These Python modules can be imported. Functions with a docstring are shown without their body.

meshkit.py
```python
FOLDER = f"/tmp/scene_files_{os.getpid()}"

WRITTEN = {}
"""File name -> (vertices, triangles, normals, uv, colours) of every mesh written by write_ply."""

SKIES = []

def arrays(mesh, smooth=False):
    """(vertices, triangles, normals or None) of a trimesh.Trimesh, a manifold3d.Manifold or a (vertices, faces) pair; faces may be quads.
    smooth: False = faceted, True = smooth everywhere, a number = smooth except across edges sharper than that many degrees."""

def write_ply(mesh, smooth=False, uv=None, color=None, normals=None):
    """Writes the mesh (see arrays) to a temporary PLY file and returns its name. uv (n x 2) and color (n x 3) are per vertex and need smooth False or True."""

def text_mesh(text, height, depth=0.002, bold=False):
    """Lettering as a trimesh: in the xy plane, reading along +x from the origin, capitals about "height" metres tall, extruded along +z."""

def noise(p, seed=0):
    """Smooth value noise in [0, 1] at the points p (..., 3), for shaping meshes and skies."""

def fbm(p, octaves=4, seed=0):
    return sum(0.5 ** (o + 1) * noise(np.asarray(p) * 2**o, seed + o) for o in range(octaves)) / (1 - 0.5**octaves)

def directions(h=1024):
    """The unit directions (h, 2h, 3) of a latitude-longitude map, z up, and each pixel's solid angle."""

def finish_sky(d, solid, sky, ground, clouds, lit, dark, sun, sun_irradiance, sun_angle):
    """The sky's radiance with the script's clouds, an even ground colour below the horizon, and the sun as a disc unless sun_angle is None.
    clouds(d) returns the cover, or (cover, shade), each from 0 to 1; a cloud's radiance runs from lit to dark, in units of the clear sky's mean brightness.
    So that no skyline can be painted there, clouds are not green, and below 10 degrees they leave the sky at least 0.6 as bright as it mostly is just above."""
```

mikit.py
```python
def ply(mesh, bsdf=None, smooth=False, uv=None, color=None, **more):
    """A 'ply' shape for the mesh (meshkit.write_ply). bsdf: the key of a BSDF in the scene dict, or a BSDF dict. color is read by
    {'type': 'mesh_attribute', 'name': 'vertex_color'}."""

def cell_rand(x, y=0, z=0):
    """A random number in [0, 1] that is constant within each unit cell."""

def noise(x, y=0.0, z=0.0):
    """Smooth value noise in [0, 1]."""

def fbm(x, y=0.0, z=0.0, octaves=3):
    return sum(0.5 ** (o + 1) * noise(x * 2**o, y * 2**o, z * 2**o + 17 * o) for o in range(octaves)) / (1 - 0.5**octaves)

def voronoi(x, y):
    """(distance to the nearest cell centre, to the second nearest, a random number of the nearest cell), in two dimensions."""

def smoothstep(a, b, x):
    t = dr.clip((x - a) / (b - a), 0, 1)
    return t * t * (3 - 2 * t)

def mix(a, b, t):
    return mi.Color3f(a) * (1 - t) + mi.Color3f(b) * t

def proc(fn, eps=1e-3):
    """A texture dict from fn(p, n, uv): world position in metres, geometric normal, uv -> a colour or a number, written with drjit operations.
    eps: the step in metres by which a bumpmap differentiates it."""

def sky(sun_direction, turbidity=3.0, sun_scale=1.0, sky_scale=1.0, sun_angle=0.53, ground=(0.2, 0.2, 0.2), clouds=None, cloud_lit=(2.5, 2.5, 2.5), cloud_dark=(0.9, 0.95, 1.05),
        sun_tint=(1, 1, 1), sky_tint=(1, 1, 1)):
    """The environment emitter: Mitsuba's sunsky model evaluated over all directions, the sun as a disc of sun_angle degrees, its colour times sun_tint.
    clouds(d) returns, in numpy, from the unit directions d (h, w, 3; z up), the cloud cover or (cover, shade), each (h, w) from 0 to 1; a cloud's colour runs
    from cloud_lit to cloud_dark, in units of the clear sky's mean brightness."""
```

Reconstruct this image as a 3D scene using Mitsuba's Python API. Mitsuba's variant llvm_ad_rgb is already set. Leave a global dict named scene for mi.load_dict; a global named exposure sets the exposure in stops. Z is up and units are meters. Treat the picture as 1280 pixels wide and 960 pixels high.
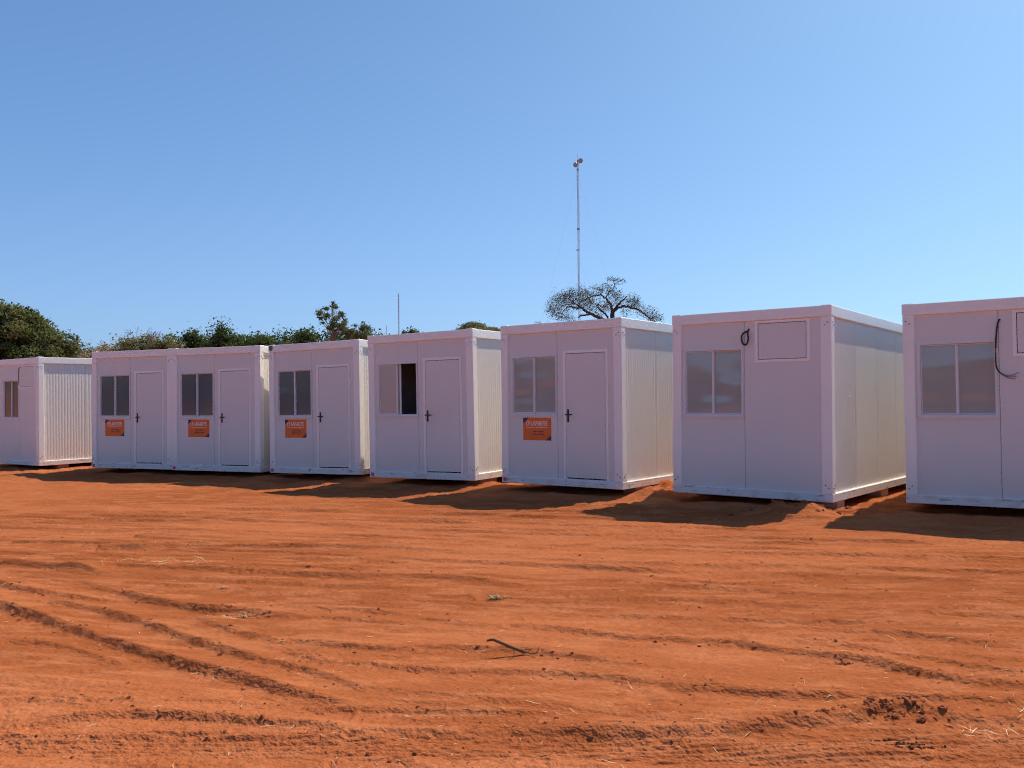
import math, random
import numpy as np
import trimesh
import mitsuba as mi
import drjit as dr
import mikit, meshkit
from scipy.interpolate import PchipInterpolator
from shapely.geometry import Polygon, box as sbox

# ------------------------------------------------------------------ camera, sky, exposure
T = mi.ScalarTransform4f
scene, labels = {'type': 'scene'}, {}
PITCH, ROLL = 0.021046, -0.009528
fwd = np.array([0, math.cos(PITCH), math.sin(PITCH)])
up0 = np.array([0, -math.sin(PITCH), math.cos(PITCH)])
up = math.cos(ROLL) * up0 - math.sin(ROLL) * np.array([1.0, 0, 0])
EYE = np.array([0, 0, 1.6])
scene['camera'] = {
    'type': 'perspective', 'fov': 60.36, 'fov_axis': 'x', 'near_clip': 0.1, 'far_clip': 6000.0,
    'to_world': T().look_at(origin=EYE.tolist(), target=(EYE + fwd).tolist(), up=up.tolist()),
}
scene['sky'] = mikit.sky((0.461, 0.408, 0.788), turbidity=4.2, ground=(0.25, 0.09, 0.045), sun_scale=1.7, sun_tint=(0.97, 1.0, 1.05), sky_tint=(0.97, 1.43, 1.76))
exposure = 1.3

# ------------------------------------------------------------------ small helpers
rng = np.random.default_rng(7)

def numbered(name):
    k, n = name, 0
    while k in used:
        n += 1
        k = f'{name}_{n:03d}'
    used.add(k)
    return k
used = set()

def tag(key, label=None, category=None, group=None, kind=None):
    d = labels.setdefault(key, {})
    for n, v in (('label', label), ('category', category), ('group', group), ('kind', kind)):
        if v is not None:
            d[n] = v

def cbox(x0, x1, y0, y1, z0, z1, c=0.006):
    """A box with chamfered edges."""
    if c <= 0:
        b = trimesh.creation.box(extents=(x1 - x0, y1 - y0, z1 - z0))
        b.apply_translation(((x0 + x1) / 2, (y0 + y1) / 2, (z0 + z1) / 2))
        return b
    p = []
    for sx in (0, 1):
        for sy in (0, 1):
            for sz in (0, 1):
                X, Y, Z = (x0, x1)[sx], (y0, y1)[sy], (z0, z1)[sz]
                dx, dy, dz = (c, -c)[sx], (c, -c)[sy], (c, -c)[sz]
                p += [(X, Y + dy, Z + dz), (X + dx, Y, Z + dz), (X + dx, Y + dy, Z)]
    return trimesh.convex.convex_hull(np.array(p))

def cat(ms):
    return trimesh.util.concatenate(ms)

def sheet_xz(poly, y0, y1):
    """A shapely polygon in (x, z) extruded from y0 to y1."""
    m = trimesh.creation.extrude_polygon(poly, y1 - y0, engine='earcut')
    v = np.array(m.vertices)
    m.vertices = np.stack([v[:, 0], y1 - v[:, 2], v[:, 1]], -1)
    return m

def tube(points, radii, sides=6):
    """A tapered closed tube along a polyline."""
    p = np.asarray(points, float)
    t = np.gradient(p, axis=0)
    t /= np.linalg.norm(t, axis=1, keepdims=True) + 1e-12
    ref = np.where(np.abs(t[:, 2:]) < 0.9, [0, 0, 1.0], [1.0, 0, 0])
    a = np.cross(t, ref); a /= np.linalg.norm(a, axis=1, keepdims=True) + 1e-12
    b = np.cross(t, a)
    r = np.broadcast_to(np.asarray(radii, float), (len(p),))
    ang = np.arange(sides) * 2 * np.pi / sides
    v = p[:, None] + r[:, None, None] * (np.cos(ang)[None, :, None] * a[:, None] + np.sin(ang)[None, :, None] * b[:, None])
    v = np.vstack([v.reshape(-1, 3), p[:1], p[-1:]])
    f, n = [], len(p)
    for i in range(n - 1):
        for j in range(sides):
            k = (j + 1) % sides
            q = (i * sides + j, i * sides + k, (i + 1) * sides + k, (i + 1) * sides + j)
            f += [(q[0], q[2], q[1]), (q[0], q[3], q[2])]
    for j in range(sides):
        k = (j + 1) % sides
        f += [(n * sides, j, k), (n * sides + 1, (n - 1) * sides + k, (n - 1) * sides + j)]
    return trimesh.Trimesh(v, np.array(f), process=False)

def spline(pts, n):
    """Catmull-Rom through the points."""
    p = np.asarray(pts, float)
    q = np.vstack([2 * p[0] - p[1], p, 2 * p[-1] - p[-2]])
    out = []
    for s in np.linspace(0, len(p) - 1 - 1e-9, n):
        i = int(s); u = s - i
        a, b, c, d = q[i:i + 4]
        out.append(0.5 * (2 * b + (c - a) * u + (2 * a - 5 * b + 4 * c - d) * u * u + (3 * b - a - 3 * c + d) * u ** 3))
    return np.array(out)

# ------------------------------------------------------------------ materials
def principled(key, color, rough=0.5, spec=0.5, metallic=0.0, **more):
    c = color if isinstance(color, dict) else {'type': 'rgb', 'value': list(color)}
    scene[key] = {'type': 'twosided', 'bsdf': {'type': 'principled', 'base_color': c, 'roughness': rough, 'specular': spec, 'metallic': metallic, **more}}

def white(p, base):
    # white factory paint with red dust low down and faint streaky handling marks
    d = mikit.fbm(p.x * 3.1, p.y * 3.1, p.z * 2.2, octaves=4)
    low = 1 - mikit.smoothstep(0.1, 0.95, p.z + 0.5 * (d - 0.5))
    smear = mikit.smoothstep(0.55, 0.85, mikit.fbm(p.x * 1.3 + 9, p.y * 1.3, p.z * 0.7, octaves=3))
    k = dr.clip(0.13 * low * d * 2 + 0.05 * smear, 0, 0.5)
    return mikit.mix(base, (0.34, 0.16, 0.085), k)
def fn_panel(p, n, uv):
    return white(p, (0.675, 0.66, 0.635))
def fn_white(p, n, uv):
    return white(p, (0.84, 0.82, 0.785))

def fn_rail(p, n, uv):
    # lower rail: more scuffs and splashes
    d = mikit.fbm(p.x * 6, p.y * 6, p.z * 9, octaves=4)
    k = 0.05 + 0.22 * mikit.smoothstep(0.5, 0.75, d)
    c = mikit.mix((0.70, 0.68, 0.66), (0.42, 0.2, 0.105), k)
    s = mikit.smoothstep(0.66, 0.72, mikit.fbm(p.x * 11 + 4, p.y * 11, p.z * 30, octaves=3))
    return c * (1 - 0.45 * s)

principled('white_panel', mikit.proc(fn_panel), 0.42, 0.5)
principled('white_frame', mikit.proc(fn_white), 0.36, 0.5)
principled('rail_paint', mikit.proc(fn_rail), 0.45, 0.5)
principled('seal_black', (0.025, 0.024, 0.024), 0.7, 0.3)
principled('lining', (0.5, 0.49, 0.48), 0.8, 0.2)
principled('handle_black', (0.018, 0.016, 0.016), 0.35, 0.5)
principled('bolt_metal', (0.12, 0.115, 0.11), 0.45, 0.5, 0.4)
principled('sash_aluminium', (0.66, 0.655, 0.65), 0.4, 0.5)
principled('sign_orange', (0.72, 0.135, 0.018), 0.4, 0.5)
principled('sign_navy', (0.02, 0.022, 0.07), 0.4, 0.5)
principled('sign_white', (0.8, 0.78, 0.74), 0.45, 0.5)
principled('sticker_red', (0.62, 0.08, 0.07), 0.5, 0.4)
principled('cable_black', (0.02, 0.02, 0.022), 0.5, 0.4)
principled('roof_sheet', (0.6, 0.6, 0.6), 0.45, 0.5)

def fn_wave(p, n, uv):
    return 0.6 * mikit.noise(p.x * 2.6 + p.y * 1.1, p.z * 3.4, 3.0) + 0.4 * mikit.noise(p.x * 1.2 + 5, p.z * 6.5, p.y * 1.4)

def film(key, color, rough, metallic, wave):
    # window film on glass: part mirror, part milky
    scene[key] = {'type': 'twosided', 'bsdf': {'type': 'bumpmap', 'scale': wave, 'arbitrary': mikit.proc(fn_wave, 0.01),
                  'bsdf': {'type': 'principled', 'base_color': {'type': 'rgb', 'value': list(color)}, 'roughness': rough, 'specular': 0.5, 'metallic': metallic}}}
film('film_grey', (0.36, 0.38, 0.36), 0.05, 0.12, 0.010)
film('film_dark', (0.115, 0.150, 0.175), 0.08, 0.30, 0.003)
film('film_milky', (0.46, 0.43, 0.39), 0.25, 0.12, 0.003)
film('film_brown', (0.19, 0.165, 0.125), 0.15, 0.3, 0.003)

def fn_concrete(p, n, uv):
    d = mikit.fbm(p.x * 25, p.y * 25, p.z * 25, octaves=4)
    return mikit.mix((0.36, 0.30, 0.27), (0.42, 0.2, 0.11), mikit.smoothstep(0.35, 0.75, d))
principled('block_concrete', mikit.proc(fn_concrete), 0.9, 0.2)

def fn_timber(p, n, uv):
    d = mikit.fbm(p.x * 14, p.y * 14, p.z * 70, octaves=3)
    return mikit.mix((0.16, 0.085, 0.05), (0.30, 0.17, 0.10), d)
principled('block_timber', mikit.proc(fn_timber), 0.85, 0.2)

def fn_earth(p, n, uv):
    a = mikit.fbm(p.x * 0.35, p.y * 0.8, 0.0, octaves=4)
    b = mikit.fbm(p.x * 3.0 + p.y * 1.0, p.y * 9.0, 2.0, octaves=4)
    g = mikit.noise(p.x * 170, p.y * 170, p.z * 170)
    g2 = mikit.noise(p.x * 55, p.y * 55, 7.0)
    c = mikit.mix((0.295, 0.090, 0.0335), (0.38, 0.1225, 0.0495), mikit.smoothstep(0.3, 0.7, a))
    c = mikit.mix(c, (0.43, 0.158, 0.070), 0.55 * mikit.smoothstep(0.42, 0.72, b))
    return c * (0.80 + 0.26 * g + 0.16 * g2)

def fn_grain(p, n, uv):
    return 0.5 * mikit.noise(p.x * 60, p.y * 60, p.z * 60) + 0.4 * mikit.noise(p.x * 130, p.y * 130, p.z * 130) + 0.8 * mikit.noise(p.x * 24, p.y * 30, p.z * 30)
scene['red_earth'] = {'type': 'twosided', 'bsdf': {'type': 'bumpmap', 'scale': 0.013, 'arbitrary': mikit.proc(fn_grain, 0.003),
                      'bsdf': {'type': 'diffuse', 'reflectance': mikit.proc(fn_earth)}}}
principled('earth_clod', (0.27, 0.09, 0.038), 0.95, 0.1)
principled('dark_clod', (0.10, 0.04, 0.022), 0.95, 0.1)
principled('straw', (0.62, 0.47, 0.28), 0.7, 0.3)
principled('dry_weed', (0.36, 0.27, 0.13), 0.7, 0.3)

def fn_stick(p, n, uv):
    d = mikit.fbm(p.x * 40, p.y * 160, p.z * 160, octaves=3)
    return mikit.mix((0.06, 0.03, 0.02), (0.24, 0.14, 0.085), d)
principled('dead_wood', mikit.proc(fn_stick), 0.8, 0.2)

def leaf_mat(key, dark, light, alt, scale=0.9):
    def fn(p, n, uv):
        a = mikit.fbm(p.x * scale, p.y * scale, p.z * scale, octaves=3)
        b = mikit.noise(p.x * 5, p.y * 5, p.z * 5)
        c = mikit.mix(dark, light, mikit.smoothstep(0.3, 0.7, 0.65 * a + 0.35 * b))
        return mikit.mix(c, alt, 0.55 * mikit.smoothstep(0.55, 0.8, mikit.fbm(p.x * scale * 0.7 + 31, p.y * scale * 0.7, p.z * scale * 0.7, octaves=2)))
    scene[key] = {'type': 'principledthin', 'base_color': mikit.proc(fn), 'roughness': 0.5, 'spec_trans': 0.0, 'diff_trans': 0.6, 'eta': 1.4}
leaf_mat('leaf_dome', (0.070, 0.101, 0.036), (0.172, 0.191, 0.073), (0.242, 0.212, 0.101))
leaf_mat('leaf_dark', (0.051, 0.085, 0.033), (0.121, 0.161, 0.060), (0.181, 0.202, 0.070))
leaf_mat('leaf_olive', (0.151, 0.161, 0.065), (0.282, 0.272, 0.121), (0.363, 0.302, 0.161))
leaf_mat('leaf_dry', (0.282, 0.212, 0.131), (0.424, 0.322, 0.202), (0.222, 0.222, 0.101))
leaf_mat('leaf_gum', (0.10, 0.14, 0.07), (0.20, 0.25, 0.13), (0.24, 0.25, 0.14))
leaf_mat('leaf_sparse', (0.075, 0.075, 0.030), (0.15, 0.14, 0.055), (0.20, 0.13, 0.06))
principled('bark', (0.10, 0.075, 0.058), 0.9, 0.2)
principled('bark_dark', (0.075, 0.058, 0.048), 0.9, 0.2)
principled('bark_pale', (0.24, 0.2, 0.165), 0.9, 0.2)
principled('mast_steel', (0.36, 0.34, 0.34), 0.5, 0.5, 0.3)
principled('antenna_grey', (0.34, 0.31, 0.31), 0.5, 0.5)

# ------------------------------------------------------------------ the ground: one sheet of red earth with wheel ruts
# cabins: x, y, z of the lower left front corner, turn, side tilt, front tilt
CABINS = [
    (-14.1905, 24.0873, 0.0842, -0.6211, 0.0003, 0.0083),
    (-10.195, 21.345, 0.1201, -0.3899, 0.0005, -0.0024),
    (-7.868, 20.352, 0.1153, -0.3883, -0.0009, 0.0033),
    (-5.3303, 19.3591, 0.1075, -0.4981, 0.0124, -0.0003),
    (-2.8362, 17.4987, 0.1458, -0.5420, 0.0084, 0.0073),
    (-0.197, 15.829, 0.1712, -0.6587, -0.0015, 0.0016),
    (2.5349, 13.9818, 0.1557, -0.6631, -0.0051, -0.0093),
    (5.5459, 12.4563, 0.1319, -0.6046, 0.0022, 0.0025),
]
W, L, H = 2.5, 5.88, 2.8

def cabin_frame(i):
    x, y, z, yaw, ti, pi = CABINS[i]
    c, s = math.cos(yaw), math.sin(yaw)
    ex, ey, ez = np.array([c, s, 0]), np.array([-s, c, 0]), np.array([0, 0, 1.0])
    a, b = math.cos(ti), math.sin(ti)
    ex, ez = a * ex + b * ez, -b * ex + a * ez
    a, b = math.cos(pi), math.sin(pi)
    ey, ez = a * ey + b * ez, -b * ey + a * ez
    M = np.eye(4)
    M[:3, 0], M[:3, 1], M[:3, 2], M[:3, 3] = ex, ey, ez, (x, y, z)
    return M

# each wheel rut: height of its bank in metres, then its course (x, y)
RUTS = [
    (0.024, [(-4.29, 9.08),(-3.75, 8.96),(-2.58, 8.85),(-1.41, 8.54),(-0.02, 8.01)]),
    (0.034, [(-3.51, 8.77),(-2.48, 8.51),(-1.66, 8.28),(-0.6, 8.04),(-0.12, 7.77)]),
    (0.015, [(-2.29, 7.84),(-1.31, 7.5),(-0.28, 7.27),(0.37, 7.1)]),
    (0.06, [(-5.25, 9.04),(-4.52, 8.74),(-3.96, 8.47)]),
    (0.045, [(-4.6, 7.91),(-4.08, 7.62),(-3.62, 7.39),(-3.33, 7.26)]),
    (0.037, [(-3.9, 7.34),(-3.19, 6.89),(-2.62, 6.41),(-2.18, 5.99),(-1.75, 5.65),(-1.32, 5.34),(-0.97, 5.04)]),
    (0.043, [(-4.13, 7.12),(-3.82, 6.89),(-3.49, 6.63),(-2.97, 6.18),(-2.63, 5.9),(-2.32, 5.67),(-2.03, 5.44),(-1.6, 5.16),(-1.14, 4.8),(-0.9, 4.67)]),
    (0.043, [(-3.77, 7.91),(-3.37, 7.56),(-2.87, 7.18),(-2.46, 6.94),(-1.98, 6.79),(-1.7, 6.7)]),
    (0.027, [(-2.06, 7.06),(-1.33, 6.9),(-1.12, 6.81),(-0.73, 6.57),(-0.25, 6.36),(0.04, 6.31)]),
    (0.022, [(-1.47, 6.69),(-1.14, 6.54),(-0.71, 6.4)]),
    (0.029, [(-2.33, 6.56),(-2.08, 6.34),(-1.78, 6.09),(-1.54, 5.91)]),
    (0.027, [(-1.69, 5.99),(-1.29, 5.88),(-0.9, 5.77),(-0.54, 5.76),(-0.02, 5.67),(0.28, 5.55),(0.57, 5.37),(0.8, 5.3)]),
    (0.034, [(-1.5, 5.68),(-1.16, 5.5)]),
    (0.027, [(-1.0, 5.46),(-0.59, 5.33),(-0.02, 5.23),(0.45, 5.14),(0.84, 4.97),(1.12, 4.86),(1.53, 4.75),(1.93, 4.69),(2.64, 4.6)]),
    (0.022, [(-2.79, 4.8),(-2.34, 4.77),(-1.86, 4.76),(-1.46, 4.71),(-1.1, 4.64),(-0.6, 4.59),(-0.02, 4.51),(0.31, 4.45)]),
    (0.037, [(-2.4, 4.41),(-2.19, 4.48),(-1.98, 4.54),(-1.59, 4.48),(-1.24, 4.38),(-0.87, 4.3),(-0.74, 4.22)]),
    (0.026, [(-2.47, 4.26),(-1.89, 4.25),(-1.64, 4.29),(-1.32, 4.24),(-0.85, 4.21),(-0.79, 4.29),(-0.21, 4.3)]),
    (0.022, [(-0.77, 3.98),(-0.59, 4.01),(-0.44, 3.93)]),
    (0.035, [(-0.02, 6.31),(0.32, 6.21),(0.64, 6.03),(1.1, 5.91),(1.5, 5.8),(1.63, 5.68),(2.05, 5.46),(2.2, 5.34),(2.34, 5.12),(2.81, 4.9)]),
    (0.026, [(1.88, 5.84),(2.08, 5.8),(2.28, 5.64),(2.49, 5.44),(2.66, 5.29),(2.96, 5.16)]),
    (0.02, [(1.02, 8.19),(1.67, 7.79),(2.18, 7.6),(2.68, 7.45),(3.14, 7.27),(4.03, 7.0)]),
    (0.022, [(2.2, 8.74),(2.75, 8.5),(3.08, 8.16),(3.49, 7.92)]),
    (0.041, [(-0.02, 4.32),(0.22, 4.28),(0.59, 4.24),(0.98, 4.25),(1.39, 4.34),(1.68, 4.37),(1.86, 4.44),(2.04, 4.39),(2.48, 4.32)]),
    (0.015, [(-0.02, 4.53),(0.23, 4.48),(0.46, 4.44)]),
    (0.024, [(2.48, 6.15),(2.86, 5.91),(3.25, 5.74)]),
    (0.02, [(-3.53, 6.07),(-3.17, 6.02),(-2.85, 5.82),(-2.44, 5.47)]),
    (0.021, [(-6.31, 10.86),(-4.29, 10.49),(-3.49, 10.09)]),
    (0.055, [(-4.19, 10.02),(-3.72, 10.11)]),
    (0.035, [(-4.1, 10.48),(-3.48, 10.2)]),
    (0.022, [(-7.19, 12.38),(-4.8, 11.74),(-2.18, 10.86),(-0.02, 10.11)]),
    (0.019, [(-5.68, 9.78),(-4.49, 9.51),(-2.62, 9.27),(-0.98, 8.9)]),
    (0.019, [(0.52, 9.97),(2.25, 9.65),(3.63, 9.16),(4.91, 8.51)]),
    (0.021, [(-0.02, 11.13),(1.54, 10.76),(3.07, 10.04),(4.09, 9.87)]),
    (0.018, [(-0.88, 9.51),(0.64, 9.09),(1.7, 8.63),(2.18, 8.36)]),
    (0.014, [(-0.02, 7.32),(0.89, 7.13),(1.58, 6.78),(2.19, 6.6)]),
    (0.027, [(-7.85, 13.51),(-5.74, 13.16),(-3.47, 12.28)]),
]

# many fainter old tracks run the same way as the row
_r = np.random.default_rng(12)
OLD = []
for _ in range(110):
    y0 = 4.0 + 9.0 * _r.random() ** 0.8
    x0 = _r.uniform(-0.62, 0.62) * y0
    ln, sl, bow = _r.uniform(1.5, 5.5), -0.24 + 0.07 * _r.normal(), 0.012 * _r.normal()
    if y0 < 7.6 and x0 - ln / 2 < 0.4 or y0 < 5.8:
        continue
    xs_ = np.linspace(-ln / 2, ln / 2, 7)
    OLD.append((0.012 + 0.0024 * y0 * _r.random(), [(x0 + a, y0 + sl * a + bow * a * a) for a in xs_]))

# low heaps of loose soil: x, y, radius, height
HEAPS = [(2.72, 15.15, 0.55, 0.24), (2.35, 14.45, 0.45, 0.12), (3.70, 12.25, 0.42, 0.15), (4.15, 12.05, 0.3, 0.09), (5.35, 13.20, 0.35, 0.06),
         (5.75, 13.9, 0.5, 0.03), (-0.55, 16.75, 0.5, 0.09), (0.2, 17.9, 0.5, 0.10), (-3.2, 18.6, 0.5, 0.08), (1.86, 4.44, 0.20, 0.035),
         (2.02, 4.42, 0.16, 0.03), (-4.3, 8.75, 0.35, 0.03), (-0.8, 16.3, 0.25, 0.07), (4.95, 12.5, 0.25, 0.03), (-12.2, 21.9, 0.6, 0.05), (-11.0, 19.6, 0.8, 0.07)]
# shallow footprints: x, y
PRINTS = [(-0.55, 7.34), (-0.25, 7.30), (0.86, 7.19), (0.95, 6.14), (0.94, 4.92), (1.2, 7.5), (1.55, 6.75), (0.3, 6.7), (2.1, 6.4), (-0.9, 6.2), (-1.8, 8.1), (1.7, 8.6), (0.7, 4.75), (-2.6, 5.3), (2.6, 7.9), (-3.0, 11.3), (0.6, 11.6)]
ROW_X = [c[0] for c in CABINS] + [9.5]
ROW_Y = [c[1] for c in CABINS] + [9.7]

def sm(a, b, x):
    t = np.clip((x - a) / (b - a), 0, 1)
    return t * t * (3 - 2 * t)

def fb(a, b, c=0.0, octaves=3, seed=0):
    a = np.asarray(a, float)
    return meshkit.fbm(np.stack([a, np.asarray(b, float) + 0 * a, np.full_like(a, c)], -1), octaves, seed)

def ground_h(x, y):
    x, y = np.atleast_1d(np.asarray(x, float)), np.atleast_1d(np.asarray(y, float))
    r = np.hypot(x, y)
    near = 1 - sm(26, 45, r)
    ca, sa = math.cos(math.radians(-17)), math.sin(math.radians(-17))
    al = x * ca + y * sa
    ac = -x * sa + y * ca + 0.35 * (fb(x * 0.35, y * 0.35, 3.0, 2) - 0.5)
    h = 0.05 * (fb(x * 0.3, y * 0.3, 0.0, 3) - 0.5)
    h += 0.030 * (fb(al * 0.22, ac * 2.1, 5.0, 3) - 0.5)
    worn = sm(0.35, 0.65, fb(al * 0.3 + 7, ac * 0.7, 2.0, 2))
    h += 0.034 * (fb(al * 0.24, ac * 6.5, 11.0, 3) - 0.5) * (0.5 + worn)
    h += 0.012 * (fb(al * 0.8, ac * 17.0, 14.0, 2) - 0.5) * (0.3 + worn)
    h += 0.010 * (fb(al * 0.16, ac * 15.0, 17.0, 2) - 0.5) * (1.3 - worn)
    h += 0.009 * (fb(x * 3.2, y * 4.2, 1.0, 3) - 0.5)
    rough = 0.35 + 1.3 * sm(0.45, 0.7, fb(x * 0.8, y * 1.1, 21.0, 2))
    h += 0.0065 * rough * (fb(x * 14, y * 14, 8.0, 2) - 0.5)
    h += 0.006 * rough * (fb(x * 40, y * 40, 9.0, 2) - 0.5)
    hi, lo = np.zeros_like(h), np.zeros_like(h)
    for k, (amp, pts) in enumerate(RUTS + OLD):
        px, py = np.array(pts).T
        o = np.argsort(px)
        px, py = px[o], py[o]
        m = (x > px[0] - 0.5) & (x < px[-1] + 0.5) & (y > py.min() - 1.0) & (y < py.max() + 1.2)
        if not m.any():
            continue
        xx, yy = x[m], y[m]
        course = PchipInterpolator(px, py, extrapolate=True)
        xc = np.clip(xx, px[0], px[-1])
        sl = course.derivative()(xc)
        yp = course(xc) + sl * (xx - xc)
        cs = 1 / np.sqrt(1 + sl ** 2)
        s = (yy - yp) * cs + 0.035 * (fb(xx * 2.6, yy * 0.6, 30.0 + k, 2) - 0.5) + 0.022 * np.clip(1.9 - 0.2 * yy, 0.15, 1) * (fb(xx * 9, yy * 9, 31.0 + k, 3) - 0.5)
        end = 0.5 if px[-1] - px[0] > 1.2 else 0.25
        fade = sm(px[0] - end, px[0] + end * 0.8, xx) * (1 - sm(px[-1] - end * 0.8, px[-1] + end, xx))
        if px[0] < -3.4 or px[-1] > 3.9: fade = np.where(xx < px.mean(), sm(px[0] - end, px[0] + end * 0.8, xx) if px[0] > -4.0 else 1, fade)
        a = amp * fade * (0.65 + 0.7 * fb(xx * 1.3, yy * 0.5, 50.0 + k, 3))
        w = 0.033 + 1.25 * amp if k < len(RUTS) else 0.015 + 0.7 * amp
        w = w + 0.018 * sm(6.5, 10, yy)
        bank = sm(-w * 0.5, w * 0.5, s) * np.exp(-np.maximum(s - w * 0.5, 0) / 0.16)
        trough = np.exp(-((s + 0.10) / 0.11) ** 2)
        hi[m] = np.maximum(hi[m], a * bank)
        lo[m] = np.minimum(lo[m], -0.30 * a * trough)
    h += hi + lo
    d = (np.interp(x, ROW_X, ROW_Y) - y) * 0.86
    band = sm(-1.6, -0.4, d) * (1 - sm(1.0, 3.2, d)) * near
    h += band * (0.15 * (fb(x * 1.5, y * 1.5, 40.0, 4) - 0.42) + 0.025 * (fb(x * 7, y * 7, 41.0, 3) - 0.5))
    h = np.where(d < 0.2, np.minimum(h, 0.045), h)
    for (mx, my, mr, mh) in HEAPS:
        q = ((x - mx) ** 2 + (y - my) ** 2) / mr ** 2
        m = q < 6
        if m.any():
            h[m] += mh * np.exp(-q[m] * 1.3) * (0.55 + 0.9 * fb(x[m] * 5, y[m] * 5, 60.0, 3))
    for k, (mx, my) in enumerate(PRINTS):
        u, v = (x - mx), (y - my)
        c, s_ = math.cos(k * 1.7), math.sin(k * 1.7)
        q = ((u * c + v * s_) / 0.14) ** 2 + ((v * c - u * s_) / 0.065) ** 2
        h += -0.011 * np.exp(-q) + 0.005 * np.exp(-((np.sqrt(q) - 1.6) / 0.5) ** 2)
    # tyre treads pressed into the nearest tracks
    ac2 = y + 0.03 * x
    for y0, wd in ((4.16, 0.10), (4.02, 0.06)):
        t = np.exp(-((ac2 - y0 + 0.03 * np.sin(x * 0.9)) / wd) ** 4)
        h += t * (0.006 * np.sin((ac2 - y0) * 2 * np.pi / 0.045) - 0.006)
    return h * near

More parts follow.
